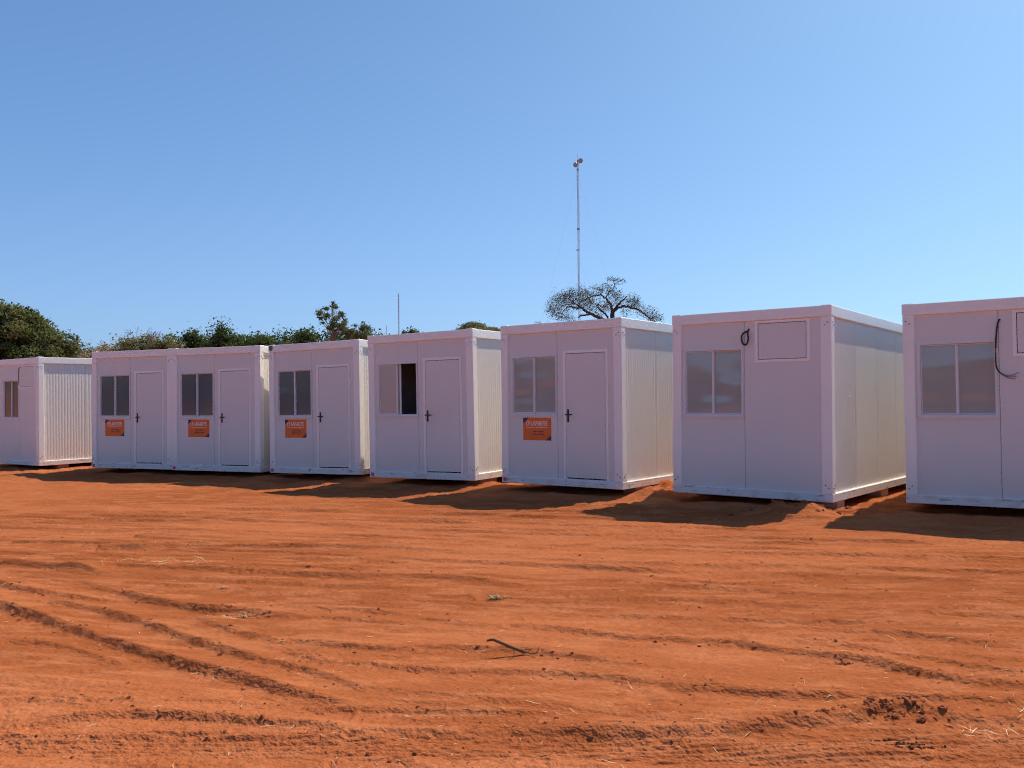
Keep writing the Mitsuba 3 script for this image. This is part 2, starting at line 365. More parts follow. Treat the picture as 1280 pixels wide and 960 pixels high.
def build_ground():
    th = np.radians(np.concatenate([np.linspace(-37, 37, 1060), np.linspace(37, 323, 130)[1:-1]]))
    rr = [2.3]
    while rr[-1] < 23:
        rr.append(rr[-1] + min(0.00058 * rr[-1] ** 2, 0.03 if rr[-1] < 13.5 else 0.05))
    while rr[-1] < 3500:
        rr.append(rr[-1] * 1.06)
    rr = np.array([0.4, 1.2, 1.8] + rr)
    R, A = np.meshgrid(rr, th, indexing='ij')
    x, y = R * np.sin(A), R * np.cos(A)
    z = ground_h(x.ravel(), y.ravel())
    v = np.stack([x.ravel(), y.ravel(), z], -1)
    n, m = len(rr), len(th)
    i, j = np.meshgrid(np.arange(n - 1), np.arange(m), indexing='ij')
    k = (j + 1) % m
    a, b, c, d = i * m + j, i * m + k, (i + 1) * m + k, (i + 1) * m + j
    f = np.concatenate([np.stack([a, c, b], -1).reshape(-1, 3), np.stack([a, d, c], -1).reshape(-1, 3)])
    v = np.vstack([v, [[0, 0, float(ground_h(0.0, 0.0)[0])]]])
    f = np.vstack([f, np.stack([np.full(m, n * m), np.arange(m), (np.arange(m) + 1) % m], -1)[:, [0, 2, 1]]])
    fn = np.cross(v[f[:1, 1]] - v[f[:1, 0]], v[f[:1, 2]] - v[f[:1, 0]])
    if fn[0, 2] < 0:
        f = f[:, ::-1]
    return v, f

scene['ground'] = mikit.ply(build_ground(), 'red_earth', smooth=True)
tag('ground', 'rutted red earth ground with wheel tracks in front of the white cabins', kind='structure')

def gz(x, y):
    return float(ground_h(x, y)[0])

# ------------------------------------------------------------------ white portable cabins
P = {}   # the catalogue of shared part meshes
def part(name, mesh, bsdf, smooth=False):
    P[name] = mikit.ply(mesh, bsdf, smooth=smooth)

PL, PR = 0.150, W - 0.155           # inner edges of the front posts
part('post_fl', cbox(0, PL, 0, 0.14, 0.118, 2.645, 0.008), 'white_frame')
part('post_fr', cbox(PR, W, 0, 0.14, 0.118, 2.645, 0.008), 'white_frame')
part('post_bl', cbox(0, 0.14, L - 0.14, L, 0.118, 2.645, 0.008), 'white_frame')
part('post_br', cbox(W - 0.14, W, L - 0.14, L, 0.118, 2.645, 0.008), 'white_frame')
for nm, z0, z1, mat, e in (('top', 2.643, 2.800, 'white_frame', 0.003), ('bottom', 0.0, 0.120, 'rail_paint', 0.002)):
    part(nm + '_front', cbox(-e, W + e, -e, 0.12, z0, z1, 0.007), mat)
    part(nm + '_right', cbox(W - 0.12, W + e, 0.122, L - 0.122, z0, z1, 0.007), mat)
    part(nm + '_left', cbox(-e, 0.12, 0.122, L - 0.122, z0, z1, 0.007), mat)
    part(nm + '_back', cbox(-e, W + e, L - 0.12, L + e, z0, z1, 0.007), mat)
part('fit_l', cbox(-0.006, 0.15, -0.006, 0.15, 2.652, 2.808, 0.01), 'white_frame')
part('fit_r', cbox(W - 0.15, W + 0.006, -0.006, 0.15, 2.652, 2.808, 0.01), 'white_frame')
part('roof', cbox(0.118, W - 0.118, 0.118, L - 0.118, 2.70, 2.775, 0.0), 'roof_sheet')
part('floor', cbox(0.118, W - 0.118, 0.118, L - 0.118, 0.03, 0.10, 0.0), 'lining')
hole_disc = trimesh.creation.cylinder(radius=0.058, height=0.012, sections=20)
hole_disc.apply_transform(trimesh.transformations.rotation_matrix(math.pi / 2, (1, 0, 0)))
hole_disc.apply_translation((0.075, -0.008, 2.735))
part('socket', hole_disc, 'bolt_metal')

def bolt(x, z, side=None):
    b = trimesh.creation.cylinder(radius=0.0095, height=0.010, sections=6)
    if side is None:
        b.apply_transform(trimesh.transformations.rotation_matrix(math.pi / 2, (1, 0, 0)))
        b.apply_translation((x, -0.005, z))
    else:
        b.apply_transform(trimesh.transformations.rotation_matrix(math.pi / 2, (0, 1, 0)))
        b.apply_translation((side, x, z))
    return b
part('bolts_l', cat([bolt(0.045, 0.20), bolt(0.085, 0.24), bolt(0.045, 2.56), bolt(0.085, 2.52)]), 'bolt_metal')
part('bolts_r', cat([bolt(W - 0.095, 0.24), bolt(W - 0.05, 0.20), bolt(W - 0.095, 2.52), bolt(W - 0.05, 2.56)]
                    + [bolt(y, z, W + 0.005) for y, z in ((0.05, 0.20), (0.09, 0.24), (0.05, 2.56), (0.09, 2.52))]), 'bolt_metal')

# front panels
FY0, FY1 = 0.035, 0.085
def panel_left(joint, hole):
    return sheet_xz(sbox(PL - 0.004, 0.116, joint - 0.003, 2.648).difference(sbox(*hole)), FY0, FY1)
def panel_right(joint, holes):
    p = sbox(joint + 0.003, 0.116, PR + 0.004, 2.648)
    for h_ in holes:
        p = p.difference(sbox(*h_))
    return sheet_xz(p, FY0, FY1)
WIN = (0.235, 1.225, 1.185, 2.230)      # opening
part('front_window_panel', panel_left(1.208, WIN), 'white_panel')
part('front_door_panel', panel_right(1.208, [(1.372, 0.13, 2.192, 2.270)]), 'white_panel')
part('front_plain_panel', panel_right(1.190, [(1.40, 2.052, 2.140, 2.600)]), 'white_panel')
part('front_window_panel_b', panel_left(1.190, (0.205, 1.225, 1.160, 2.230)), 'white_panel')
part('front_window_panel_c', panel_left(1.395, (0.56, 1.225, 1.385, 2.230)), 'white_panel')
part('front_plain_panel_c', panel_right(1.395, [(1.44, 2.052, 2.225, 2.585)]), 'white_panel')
part('joint_a', cbox(1.196, 1.220, 0.05, 0.07, 0.118, 2.645, 0), 'bolt_metal')
part('joint_b', cbox(1.178, 1.202, 0.05, 0.07, 0.118, 2.645, 0), 'bolt_metal')
part('joint_c', cbox(1.383, 1.407, 0.05, 0.07, 0.118, 2.645, 0), 'bolt_metal')

def ring(o, i, y0, y1):
    return sheet_xz(sbox(*o).difference(sbox(*i)), y0, y1)

def window_parts(tagname, x0, x1, opened=False):
    """x0..x1: the glazed width. Frame, two sliding sashes and their panes."""
    z0, z1, mid = 1.243, 2.216, (x0 + x1) / 2 - 0.008
    fr = [ring((x0 - 0.045, 1.178, x1 + 0.02, 2.262), (x0 - 0.003, z0 - 0.003, x1 - 0.002, z1 + 0.003), 0.016, 0.098)]
    fr.append(cbox(x0 - 0.052, x1 + 0.026, 0.008, 0.04, 1.196, 1.232, 0.005))
    part(tagname + '_frame', cat(fr), 'sash_aluminium')
    if not opened:
        part(tagname + '_sash_l', ring((x0, z0, mid + 0.016, z1), (x0 + 0.014, z0 + 0.016, mid - 0.016, z1 - 0.014), 0.036, 0.056), 'sash_aluminium')
        part(tagname + '_sash_r', ring((mid - 0.012, z0, x1, z1), (mid + 0.02, z0 + 0.016, x1 - 0.014, z1 - 0.014), 0.062, 0.082), 'sash_aluminium')
        part(tagname + '_pane_l', cbox(x0 + 0.012, mid - 0.014, 0.044, 0.049, z0 + 0.014, z1 - 0.012, 0), 'film_grey')
        part(tagname + '_pane_r', cbox(mid + 0.018, x1 - 0.012, 0.070, 0.075, z0 + 0.014, z1 - 0.012, 0), 'film_grey')
    else:
        part(tagname + '_sash_l', ring((x0, z0, mid + 0.002, z1), (x0 + 0.014, z0 + 0.016, mid - 0.032, z1 - 0.014), 0.036, 0.056), 'sash_aluminium')
        part(tagname + '_sash_r', ring((x0 + 0.055, z0, mid + 0.062, z1), (x0 + 0.09, z0 + 0.016, mid + 0.034, z1 - 0.014), 0.062, 0.082), 'sash_aluminium')
        part(tagname + '_pane_l', cbox(x0 + 0.012, mid - 0.030, 0.044, 0.049, z0 + 0.014, z1 - 0.012, 0), 'film_milky')
        part(tagname + '_pane_r', cbox(x0 + 0.088, mid + 0.036, 0.070, 0.075, z0 + 0.014, z1 - 0.012, 0), 'film_milky')
window_parts('win_a', 0.255, 1.178)
window_parts('win_open', 0.255, 1.178, True)
window_parts('win_b', 0.222, 1.145)
window_parts('win_c', 0.585, 1.378)

# door
part('door_frame', cat([ring((1.335, 0.122, 2.222, 2.304), (1.386, 0.10, 2.180, 2.257), 0.020, 0.046),
                        ring((1.372, 0.128, 2.192, 2.272), (1.386, 0.10, 2.180, 2.257), 0.046, 0.10)]), 'white_frame')
part('door_seal', cbox(1.380, 2.186, 0.072, 0.084, 0.128, 2.262, 0), 'seal_black')
part('door_leaf', cbox(1.392, 2.169, 0.026, 0.070, 0.150, 2.248, 0.003), 'white_panel')
hd = [cbox(1.412, 1.450, 0.016, 0.027, 1.090, 1.308, 0.004), cbox(1.412, 1.449, -0.018, 0.018, 1.206, 1.230, 0.006),
      cbox(1.398, 1.545, -0.032, -0.012, 1.207, 1.228, 0.006)]
cyl = trimesh.creation.cylinder(radius=0.012, height=0.02, sections=12)
cyl.apply_transform(trimesh.transformations.rotation_matrix(math.pi / 2, (1, 0, 0)))
cyl.apply_translation((1.431, 0.012, 1.130))
part('handle', cat(hd + [cyl]), 'handle_black')
# blanked opening for an air conditioner
def hatch(nm, x0, x1, z0, z1):
    part(nm + '_frame', cat([ring((x0 - 0.045, z0 - 0.04, x1 + 0.045, z1 + 0.035), (x0, z0, x1, z1), 0.022, 0.048)]), 'white_frame')
    part(nm + '_seal', cbox(x0 - 0.004, x1 + 0.004, 0.060, 0.070, z0 - 0.004, z1 + 0.004, 0), 'seal_black')
    part(nm + '_cover', cbox(x0 + 0.009, x1 - 0.011, 0.030, 0.060, z0 + 0.009, z1 - 0.008, 0.003), 'white_panel')
hatch('hatch_b', 1.402, 2.138, 2.056, 2.598)
hatch('hatch_c', 1.445, 2.220, 2.056, 2.580)

# side panels: shallow pressed ribs
PW = (L - 0.28) / 5
def side_panel(k, ribbed, depth=0.003):
    y0, y1 = 0.14 + k * PW + 0.003, 0.14 + (k + 1) * PW - 0.003
    xs = W - 0.047
    o = [(y0, xs - 0.05), (y0, xs - 0.004), (y0 + 0.004, xs)]
    if ribbed:
        # shallow folded ribs, about eight centimetres apart
        nr = 14
        st = (y1 - y0 - 0.05) / nr
        for q in range(nr):
            y = y0 + 0.025 + q * st
            o += [(y, xs), (y + st * 0.45, xs), (y + st * 0.62, xs - depth), (y + st * 0.85, xs - depth)]
        o += [(y1 - 0.025, xs)]
    o += [(y1 - 0.004, xs), (y1, xs - 0.004), (y1, xs - 0.05)]
    m = trimesh.creation.extrude_polygon(Polygon(o), 2.53, engine='earcut')
    v = np.array(m.vertices)
    m.vertices = np.stack([v[:, 1], v[:, 0], v[:, 2] + 0.117], -1)
    m.invert()
    return m
for k in range(5):
    part(f'side_ribbed_{k}', side_panel(k, True), 'white_panel')
    part(f'side_flat_{k}', side_panel(k, False), 'white_panel')
    part(f'side_left_{k}', cbox(0.043, 0.093, 0.14 + k * PW + 0.003, 0.14 + (k + 1) * PW - 0.003, 0.117, 2.647, 0.003), 'white_panel')
for k in range(2):
    part(f'back_{k}', cbox(0.14 + k * 1.11 + 0.003, 0.14 + (k + 1) * 1.11 - 0.003, L - 0.093, L - 0.043, 0.117, 2.647, 0.003), 'white_panel')
part('side_seam', cat([cbox(W - 0.075, W - 0.060, 0.14 + k * PW - 0.008, 0.14 + k * PW + 0.008, 0.117, 2.647, 0) for k in range(1, 5)]), 'bolt_metal')
lin = [cbox(0.10, 0.11, 0.12, L - 0.12, 0.11, 2.68, 0), cbox(W - 0.118, W - 0.108, 0.12, L - 0.12, 0.11, 2.68, 0),
       cbox(0.11, W - 0.12, L - 0.13, L - 0.12, 0.11, 2.68, 0), cbox(0.11, W - 0.12, 0.12, L - 0.13, 2.67, 2.69, 0)]
part('lining', cat(lin), 'lining')
part('sticker', cbox(0.035, 0.112, -0.0045, -0.002, 0.028, 0.092, 0), 'sticker_red')
grom = trimesh.creation.cylinder(radius=0.016, height=0.02, sections=12)
grom.apply_transform(trimesh.transformations.rotation_matrix(math.pi / 2, (0, 1, 0)))
grom.apply_translation((W - 0.038, 0.95, 1.50))
part('plug', grom, 'white_frame')

def add(key, src, M, bsdf=None):
    d = dict(P[src])
    if bsdf:
        d['bsdf'] = {'type': 'ref', 'id': bsdf}
    d['to_world'] = T(M)
    scene[key] = d

GROUP = 'white portable cabins in a row'
SPEC = [
    ('c', 'white portable cabin at the left end of the row, cut by the photo edge', dict(panes=('film_brown', 'film_brown'))),
    ('a', 'white cabin with orange sign, left one of the two joined side by side', dict(panes=('film_dark', 'film_dark'))),
    ('a', 'white cabin with orange sign, right one of the two joined side by side', dict(panes=('film_dark', 'film_dark'))),
    ('a', 'white cabin with orange sign between the joined pair and the cabin with open window', dict(panes=('film_dark', 'film_dark'), socket=True)),
    ('open', 'white cabin with its sliding window half open and no orange sign', dict(panes=('film_milky', 'film_milky'))),
    ('a', 'white cabin with orange sign, nearest of those with a door', dict(panes=('film_grey', 'film_grey'))),
    ('b', 'white portable cabin with a black cable loop beside its blanked hatch and no door', dict(panes=('film_grey', 'film_grey'), flat=True)),
    ('b', 'white cabin at the right end of the row with loose wires beside its window', dict(panes=('film_grey', 'film_grey'))),
]
for i, (kind, lab, o) in enumerate(SPEC):
    root = numbered('portable_cabin')
    M = cabin_frame(i)
    n = {}
    def sub(name, src, parent=None, bsdf=None, kind_=None, label=None):
        base = (parent or root) + '__' + name
        key = numbered(base)
        add(key, src, M, bsdf)
        if kind_ or label:
            tag(key, label, kind=kind_)
        return key
    tag(root, lab, 'portable cabin', GROUP)
    pl_ = sub('corner_post', 'post_fl'); sub('bolts', 'bolts_l', pl_, kind_='stuff')
    pr_ = sub('corner_post', 'post_fr'); sub('bolts', 'bolts_r', pr_, kind_='stuff')
    sub('corner_post', 'post_bl'); sub('corner_post', 'post_br')
    for s in ('front', 'right', 'left', 'back'):
        sub('top_rail', 'top_' + s)
    for s in ('front', 'right', 'left', 'back'):
        sub('bottom_rail', 'bottom_' + s)
    sub('corner_fitting', 'fit_l'); sub('corner_fitting', 'fit_r')
    sub('roof', 'roof'); sub('floor', 'floor')
    door = kind in ('a', 'open')
    sfx = {'a': '', 'open': '', 'b': '_b', 'c': '_c'}[kind]
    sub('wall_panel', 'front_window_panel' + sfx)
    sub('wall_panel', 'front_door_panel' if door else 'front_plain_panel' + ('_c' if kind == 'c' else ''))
    sub('joint_strip', {'a': 'joint_a', 'open': 'joint_a', 'b': 'joint_b', 'c': 'joint_c'}[kind])
    wk = {'a': 'win_a', 'open': 'win_open', 'b': 'win_b', 'c': 'win_c'}[kind]
    w_ = root + '__window'
    key = numbered(w_); add(key, wk + '_frame', M)
    if kind == 'open':
        tag(key, 'sliding window with its right half open')
    sub('sash', wk + '_sash_l', key); sub('sash', wk + '_sash_r', key)
    sub('pane', wk + '_pane_l', key, o['panes'][0]); sub('pane', wk + '_pane_r', key, o['panes'][1])
    if door:
        sub('door_frame', 'door_frame'); sub('door_seal', 'door_seal')
        dk = sub('door', 'door_leaf'); sub('handle', 'handle', dk)
    else:
        hk = sub('hatch', ('hatch_c' if kind == 'c' else 'hatch_b') + '_cover')
        sub('hatch_frame', ('hatch_c' if kind == 'c' else 'hatch_b') + '_frame', hk)
        sub('seal', ('hatch_c' if kind == 'c' else 'hatch_b') + '_seal', hk)
    for k in range(5):
        sub('wall_panel', (f'side_flat_{k}' if (o.get('flat') and k > 0) else f'side_ribbed_{k}'))
    for k in range(5):
        sub('wall_panel', f'side_left_{k}')
    for k in range(2):
        sub('wall_panel', f'back_{k}')
    sub('seam_strip', 'side_seam', kind_='stuff')
    sub('lining', 'lining')
    if o.get('socket'):
        sub('corner_socket', 'socket', label='round dark socket at the upper left corner')
    if i in (1, 2, 3, 4, 5):
        sub('sticker', 'sticker', label='small red sticker at the lower left corner')
    if i == 6:
        sub('plug', 'plug')

# ------------------------------------------------------------------ orange signs below the windows
def sign_meshes():
    w, h_ = 0.605, 0.393
    out = {'board': (cbox(0, w, 0, 0.004, 0, h_, 0.001), 'sign_orange')}
    X = lambda px: (px - 210) / 555 * w
    Z = lambda py: h_ - (py - 195) / 450 * h_
    def flat(poly, t=0.0012):
        return sheet_xz(poly, -t, 0.0006)
    out['corner_mark'] = (flat(Polygon([(0.001, h_ - 0.001), (X(318), h_ - 0.001), (X(262), Z(268)), (0.001, Z(300))])), 'sign_navy')
    out['corner_mark_'] = (flat(Polygon([(w - 0.001, 0.001), (w - 0.001, Z(540)), (X(700), Z(600)), (X(645), 0.001)])), 'sign_navy')
    t = meshkit.text_mesh('LAFAETE', 0.074, 0.0014, bold=True)
    v = np.array(t.vertices)
    s = (X(695) - X(368)) / (v[:, 0].max() - v[:, 0].min())
    v[:, 0] = (v[:, 0] - v[:, 0].min()) * s + X(368)
    t.vertices = np.stack([v[:, 0], 0.0002 - v[:, 2], v[:, 1] - v[:, 1].min() + Z(352)], -1)
    out['lettering'] = (t, 'sign_white')
    # the emblem: two hooked strokes facing each other
    a = Polygon([(X(270), Z(352)), (X(270), Z(285)), (X(283), Z(270)), (X(283), Z(338)), (X(305), Z(338)), (X(296), Z(352))])
    b = Polygon([(X(292), Z(256)), (X(325), Z(256)), (X(338), Z(272)), (X(338), Z(325)), (X(318), Z(350)), (X(318), Z(272)), (X(300), Z(272))])
    out['emblem'] = (cat([flat(a), flat(b)]), 'sign_white')
    out['underline'] = (flat(sbox(X(272), Z(394), X(705), Z(385))), 'sign_white')
    r = random.Random(3)
    rows = []
    for yy in (470, 525):
        x = 400.0
        while x < 622:
            wd = r.choice((11, 13, 15))
            rows.append(flat(sbox(X(x), Z(yy + 13), X(x + wd), Z(yy - 13))))
            x += wd + (5 if r.random() < 0.8 else 22)
    out['small_print'] = (cat(rows), 'sign_navy')
    return out
SIGN = {k: mikit.ply(m, b) for k, (m, b) in sign_meshes().items()}
for i, x0, where in ((1, 0.405, 'under the window of the leftmost cabin that has a door'), (2, 0.455, 'under the right window of the joined cabins'),
                     (3, 0.428, 'on the cabin just right of the joined pair'), (5, 0.465, 'on the nearest cabin with a door, largest sign in view')):
    key = numbered('sign')
    tag(key, 'orange sign with white lettering ' + where, 'sign', 'orange signs on the cabins')
    M = cabin_frame(i) @ np.array(T().translate([x0, FY0 - 0.0045, 0.766]).matrix)
    for k, d in SIGN.items():
        sk = numbered(key + '__' + k.rstrip('_'))
        scene[sk] = {**d, 'to_world': T(M)}
        if k == 'small_print':
            tag(sk, kind='stuff')

# ------------------------------------------------------------------ cables
M6, M7, M0 = cabin_frame(6), cabin_frame(7), cabin_frame(0)
def on(M, pts):
    p = np.asarray(pts, float)
    return p @ M[:3, :3].T + M[:3, 3]
lp = spline([(1.262, 0.04, 2.525), (1.258, 0.00, 2.47), (1.270, -0.01, 2.38), (1.255, -0.012, 2.31), (1.215, -0.014, 2.285), (1.176, -0.010, 2.32), (1.163, -0.006, 2.39), (1.170, 0.0, 2.44), (1.205, 0.01, 2.475), (1.235, 0.04, 2.49)], 40)
scene['cable'] = mikit.ply(tube(on(M6, lp), 0.013, 8), 'cable_black', smooth=True)
tag('cable', 'thick black cable looped beside the blanked hatch of a white cabin', 'cable')
c7 = numbered('cable'); c7 = numbered('cable')
scene[c7 + '__sheath'] = mikit.ply(tube(on(M7, spline([(1.215, 0.045, 2.52), (1.196, 0.012, 2.495), (1.178, 0.0, 2.40), (1.165, -0.004, 2.27), (1.158, -0.004, 2.13)], 24)), 0.0115, 8), 'cable_black', smooth=True)
for q, e in enumerate([((1.30, -0.01, 1.745), (1.40, -0.02, 1.752)), ((1.29, -0.012, 1.735), (1.385, -0.03, 1.712)), ((1.31, -0.008, 1.76), (1.42, -0.01, 1.80))]):
    pts = spline([(1.158, -0.004, 2.14), (1.152 + 0.004 * q, -0.006, 2.0), (1.158 + 0.005 * q, -0.006, 1.88), (1.20 + 0.006 * q, -0.008, 1.80), *e], 36)
    scene[numbered(c7 + '__wire')] = mikit.ply(tube(on(M7, pts), 0.0042, 6), 'cable_black', smooth=True)
tag(c7, 'black cable with frayed wire ends hanging beside the rightmost window', 'cable')
c0 = numbered('cable')
scene[c0] = mikit.ply(tube(on(M0, spline([(1.52, 0.03, 2.585), (1.46, 0.015, 2.57), (1.42, 0.012, 2.50), (1.412, 0.012, 2.38), (1.408, 0.014, 2.22), (1.410, 0.02, 2.10)], 30)), 0.007, 6), 'bolt_metal', smooth=True)
tag(c0, 'thin grey cable along the hatch of the leftmost cabin', 'cable')

# ------------------------------------------------------------------ blocks that carry the cabins
BLOCKS = [
    (6, W - 0.33, W - 0.03, 0.30, 0.62, 'block_concrete', 'pale concrete block under the near right corner of the cabin with the cable loop'),
    (6, W - 0.30, W - 0.04, 2.55, 2.95, 'block_concrete', 'brown block farther back under the long side of the cabin with the cable loop'),
    (5, W - 0.30, W - 0.05, 0.52, 0.90, 'block_concrete', 'block half buried in a soil heap under the nearest cabin that has a door'),
    (4, W - 0.34, W - 0.02, 0.22, 0.78, 'block_timber', 'brown timber block under the right side of the cabin with the open window'),
    (0, W - 0.30, W - 0.03, 0.50, 0.80, 'block_timber', 'timber block under the right side of the leftmost cabin'),
]
for i, x0, x1, y0, y1, mat, lab in BLOCKS:
    key = numbered('support_block')
    M = cabin_frame(i)
    z = CABINS[i][2]
    scene[key] = mikit.ply(cbox(x0, x1, y0, y1, -z - 0.08, -0.002, 0.008), mat)
    scene[key]['to_world'] = T(M)
    tag(key, lab, 'block', 'blocks under the cabins')

# ------------------------------------------------------------------ trees
def leaves(blobs, n, size, r, shell=0.55, gap=0.42, gapscale=0.9, droop=0.0):
    """Leaf clumps as loose crossed faces spread through the blobs (cx, cy, cz, rx, ry, rz); returns (v, f)."""
    B = np.array(blobs, float)
    wgt = (B[:, 3] * B[:, 4] * B[:, 5]) ** 0.75
    i = r.choice(len(B), int(n * 1.7), p=wgt / wgt.sum())
    d = r.normal(size=(len(i), 3)); d /= np.linalg.norm(d, axis=1, keepdims=True)
    rad = shell + (1 - shell) * r.random(len(i)) ** 0.6
    rad *= 1 + (0.12 if shell >= 0.2 else 0.45) * r.normal(size=len(i))
    c = B[i, :3] + d * B[i, 3:6] * rad[:, None]
    keep = meshkit.fbm(c / gapscale, 3, 5) > gap
    c, d = c[keep][:n], d[keep][:n]
    m = len(c)
    a = r.normal(size=(m, 3)); a /= np.linalg.norm(a, axis=1, keepdims=True)
    nrm = d * 0.8 + r.normal(size=(m, 3)) * 0.6 + np.array([0, 0, 0.4])
    b = np.cross(nrm, a); b /= np.linalg.norm(b, axis=1, keepdims=True) + 1e-9
    a = np.cross(b, nrm); a /= np.linalg.norm(a, axis=1, keepdims=True) + 1e-9
    s = size * (0.6 + 0.8 * r.random(m))[:, None]
    bend = nrm / (np.linalg.norm(nrm, axis=1, keepdims=True) + 1e-9) * s * 0.22
    v = np.stack([c - a * s, c + b * s * 0.5 - bend, c + a * s * 0.9, c - b * s * 0.5 - bend], 1)
    k = np.arange(m)[:, None] * 4
    return v.reshape(-1, 3), np.concatenate([k + [0, 1, 2], k + [0, 2, 3]])

def merge(parts_):
    v, f, o = [], [], 0
    for a, b in parts_:
        v.append(a); f.append(np.asarray(b) + o); o += len(a)
    return np.vstack(v), np.vstack(f)

def mb(m):
    return np.array(m.vertices), np.array(m.faces)

def crown_blobs(x, y, zc, rx, rz, k, r, flat=False):
    out = []
    for j in range(k):
        d = r.normal(size=3); d /= np.linalg.norm(d)
        if d[2] < -0.5: d[2] *= -0.5
        q = 0.45 + 0.4 * r.random()
        s = 0.30 + 0.25 * r.random()
        out.append((x + d[0] * rx * q, y + d[1] * rx * q, zc + d[2] * rz * q, rx * s, rx * s, rz * s * (0.6 if flat else 0.85)))
    return out

def tree(name, label, category, x, y, top, rx, rz, n, size, mat, bark='bark_dark', blobs=14, trunk=0.2, group=None, seed=1, gap=0.42, flat=False, shell=0.5, custom=None):
    r = np.random.default_rng(seed)
    key = numbered(name)
    zc = top - rz
    B = custom if custom is not None else crown_blobs(x, y, zc, rx, rz, blobs, r, flat)
    zt = zc - 0.2 * rz
    ts = [tube(spline([(x, y, -0.2), (x + 0.15 * r.normal() * trunk * 4, y, zt * 0.5), (x, y, zt)], 8), np.linspace(trunk, trunk * 0.6, 8), 7)]
    for b in B:
        if r.random() < 0.7:
            p = spline([(x, y, zt * (0.6 + 0.35 * r.random())), ((x + b[0]) / 2 + 0.2 * r.normal(), (y + b[1]) / 2, (zt + b[2]) / 2 - 0.1 * rz * r.random()), b[:3]], 8)
            ts.append(tube(p, np.linspace(trunk * 0.4, trunk * 0.1, 8), 5))
    scene[key + '__trunk'] = mikit.ply(merge([mb(t) for t in ts]), bark, smooth=True)
    scene[key + '__crown'] = mikit.ply(leaves(B, n, size, r, shell=shell, gap=gap, gapscale=max(0.5, rx * 0.22)), mat)
    tag(key, label, category, group)
    return key

# the great dome-shaped tree behind the leftmost cabin
r_ = np.random.default_rng(11)
dome = []
for j in range(165):
    a, e = r_.random() * 2 * math.pi, math.asin(r_.random() * 1.15 - 0.15)
    q = 0.72 + 0.20 * r_.random()
    s = 0.85 + 0.55 * r_.random()
    zz = 4.4 + 5.5 * q * math.sin(e)
    q *= 0.80 if zz < 6.0 else 0.97
    dome.append((-40.9 + 6.3 * q * math.cos(e) * math.cos(a), 70 + 6.0 * q * math.cos(e) * math.sin(a), zz, s, s, s * 0.72))
tree('dome_tree', 'large dense dark green tree with a rounded crown behind the leftmost cabin', 'tree', -40.3, 70, 10.2, 6, 5.4, 52000, 0.15, 'leaf_dome', custom=dome, trunk=0.42, seed=4, gap=0.34, shell=0.45)

# the tree line: x, y, top, half width, half height, leaves, leaf size, material, kind
LINE = [
    (-63.0, 128, 9.6, 3.4, 3.0, 5200, 0.20, 'leaf_dry', 'dry brownish bushy tree just right of the large dome-shaped tree'),
    (-58.6, 131, 10.9, 3.8, 3.0, 5600, 0.20, 'leaf_dry', 'wide dry brown tree rising behind the left corner of the joined cabins'),
    (-54.6, 129, 11.9, 2.6, 3.2, 5200, 0.20, 'leaf_olive', 'grey green tree left of the bare treetop above the joined cabins'),
    (-49.6, 126, 11.2, 2.9, 3.0, 5200, 0.20, 'leaf_olive', 'yellowish green tree just right of the bare treetop'),
    (-46.9, 129, 12.4, 1.7, 2.8, 4000, 0.20, 'leaf_dark', 'small dark round-topped tree standing above the left window of the joined cabins'),
    (-43.8, 131, 11.9, 2.8, 3.0, 5200, 0.20, 'leaf_olive', 'olive tree between the two dark treetops above the joined cabins'),
    (-41.2, 127, 12.7, 2.5, 3.4, 5200, 0.20, 'leaf_dark', 'taller dark tree above the right half of the joined cabins'),
    (-38.3, 130, 11.7, 2.4, 2.7, 4600, 0.20, 'leaf_dark', 'low dark green tree above the right end of the joined cabins'),
    (-35.6, 128, 11.2, 2.5, 2.6, 4600, 0.20, 'leaf_dark', 'dark bushy tree over the gap right of the joined cabins'),
    (-32.4, 132, 11.5, 2.3, 2.6, 4200, 0.20, 'leaf_olive', 'light green low tree left of the small dark tree beside the eucalyptus'),
    (-29.6, 127, 12.1, 1.8, 2.8, 3600, 0.20, 'leaf_dark', 'small dark tree just left of the tall eucalyptus'),
    (-25.9, 133, 11.4, 2.6, 2.4, 4200, 0.20, 'leaf_olive', 'low olive tree around the foot of the tall eucalyptus'),
    (-20.3, 130, 11.4, 2.4, 2.4, 4200, 0.20, 'leaf_olive', 'low green tree below the second eucalyptus behind the roof'),
    (-14.6, 128, 12.05, 1.6, 2.3, 3000, 0.20, 'leaf_dark', 'small treetop just right of the thin mast above the cabin with the open window'),
]
for k, (x, y, top, rx, rz, n, s, mat, lab) in enumerate(LINE):
    tree('far_tree', lab, 'tree', x, y, top + 0.6, rx * 1.15, rz, n, s, mat, blobs=22, trunk=0.18, group='trees of the far tree line', seed=100 + k, gap=0.45, shell=0.15)

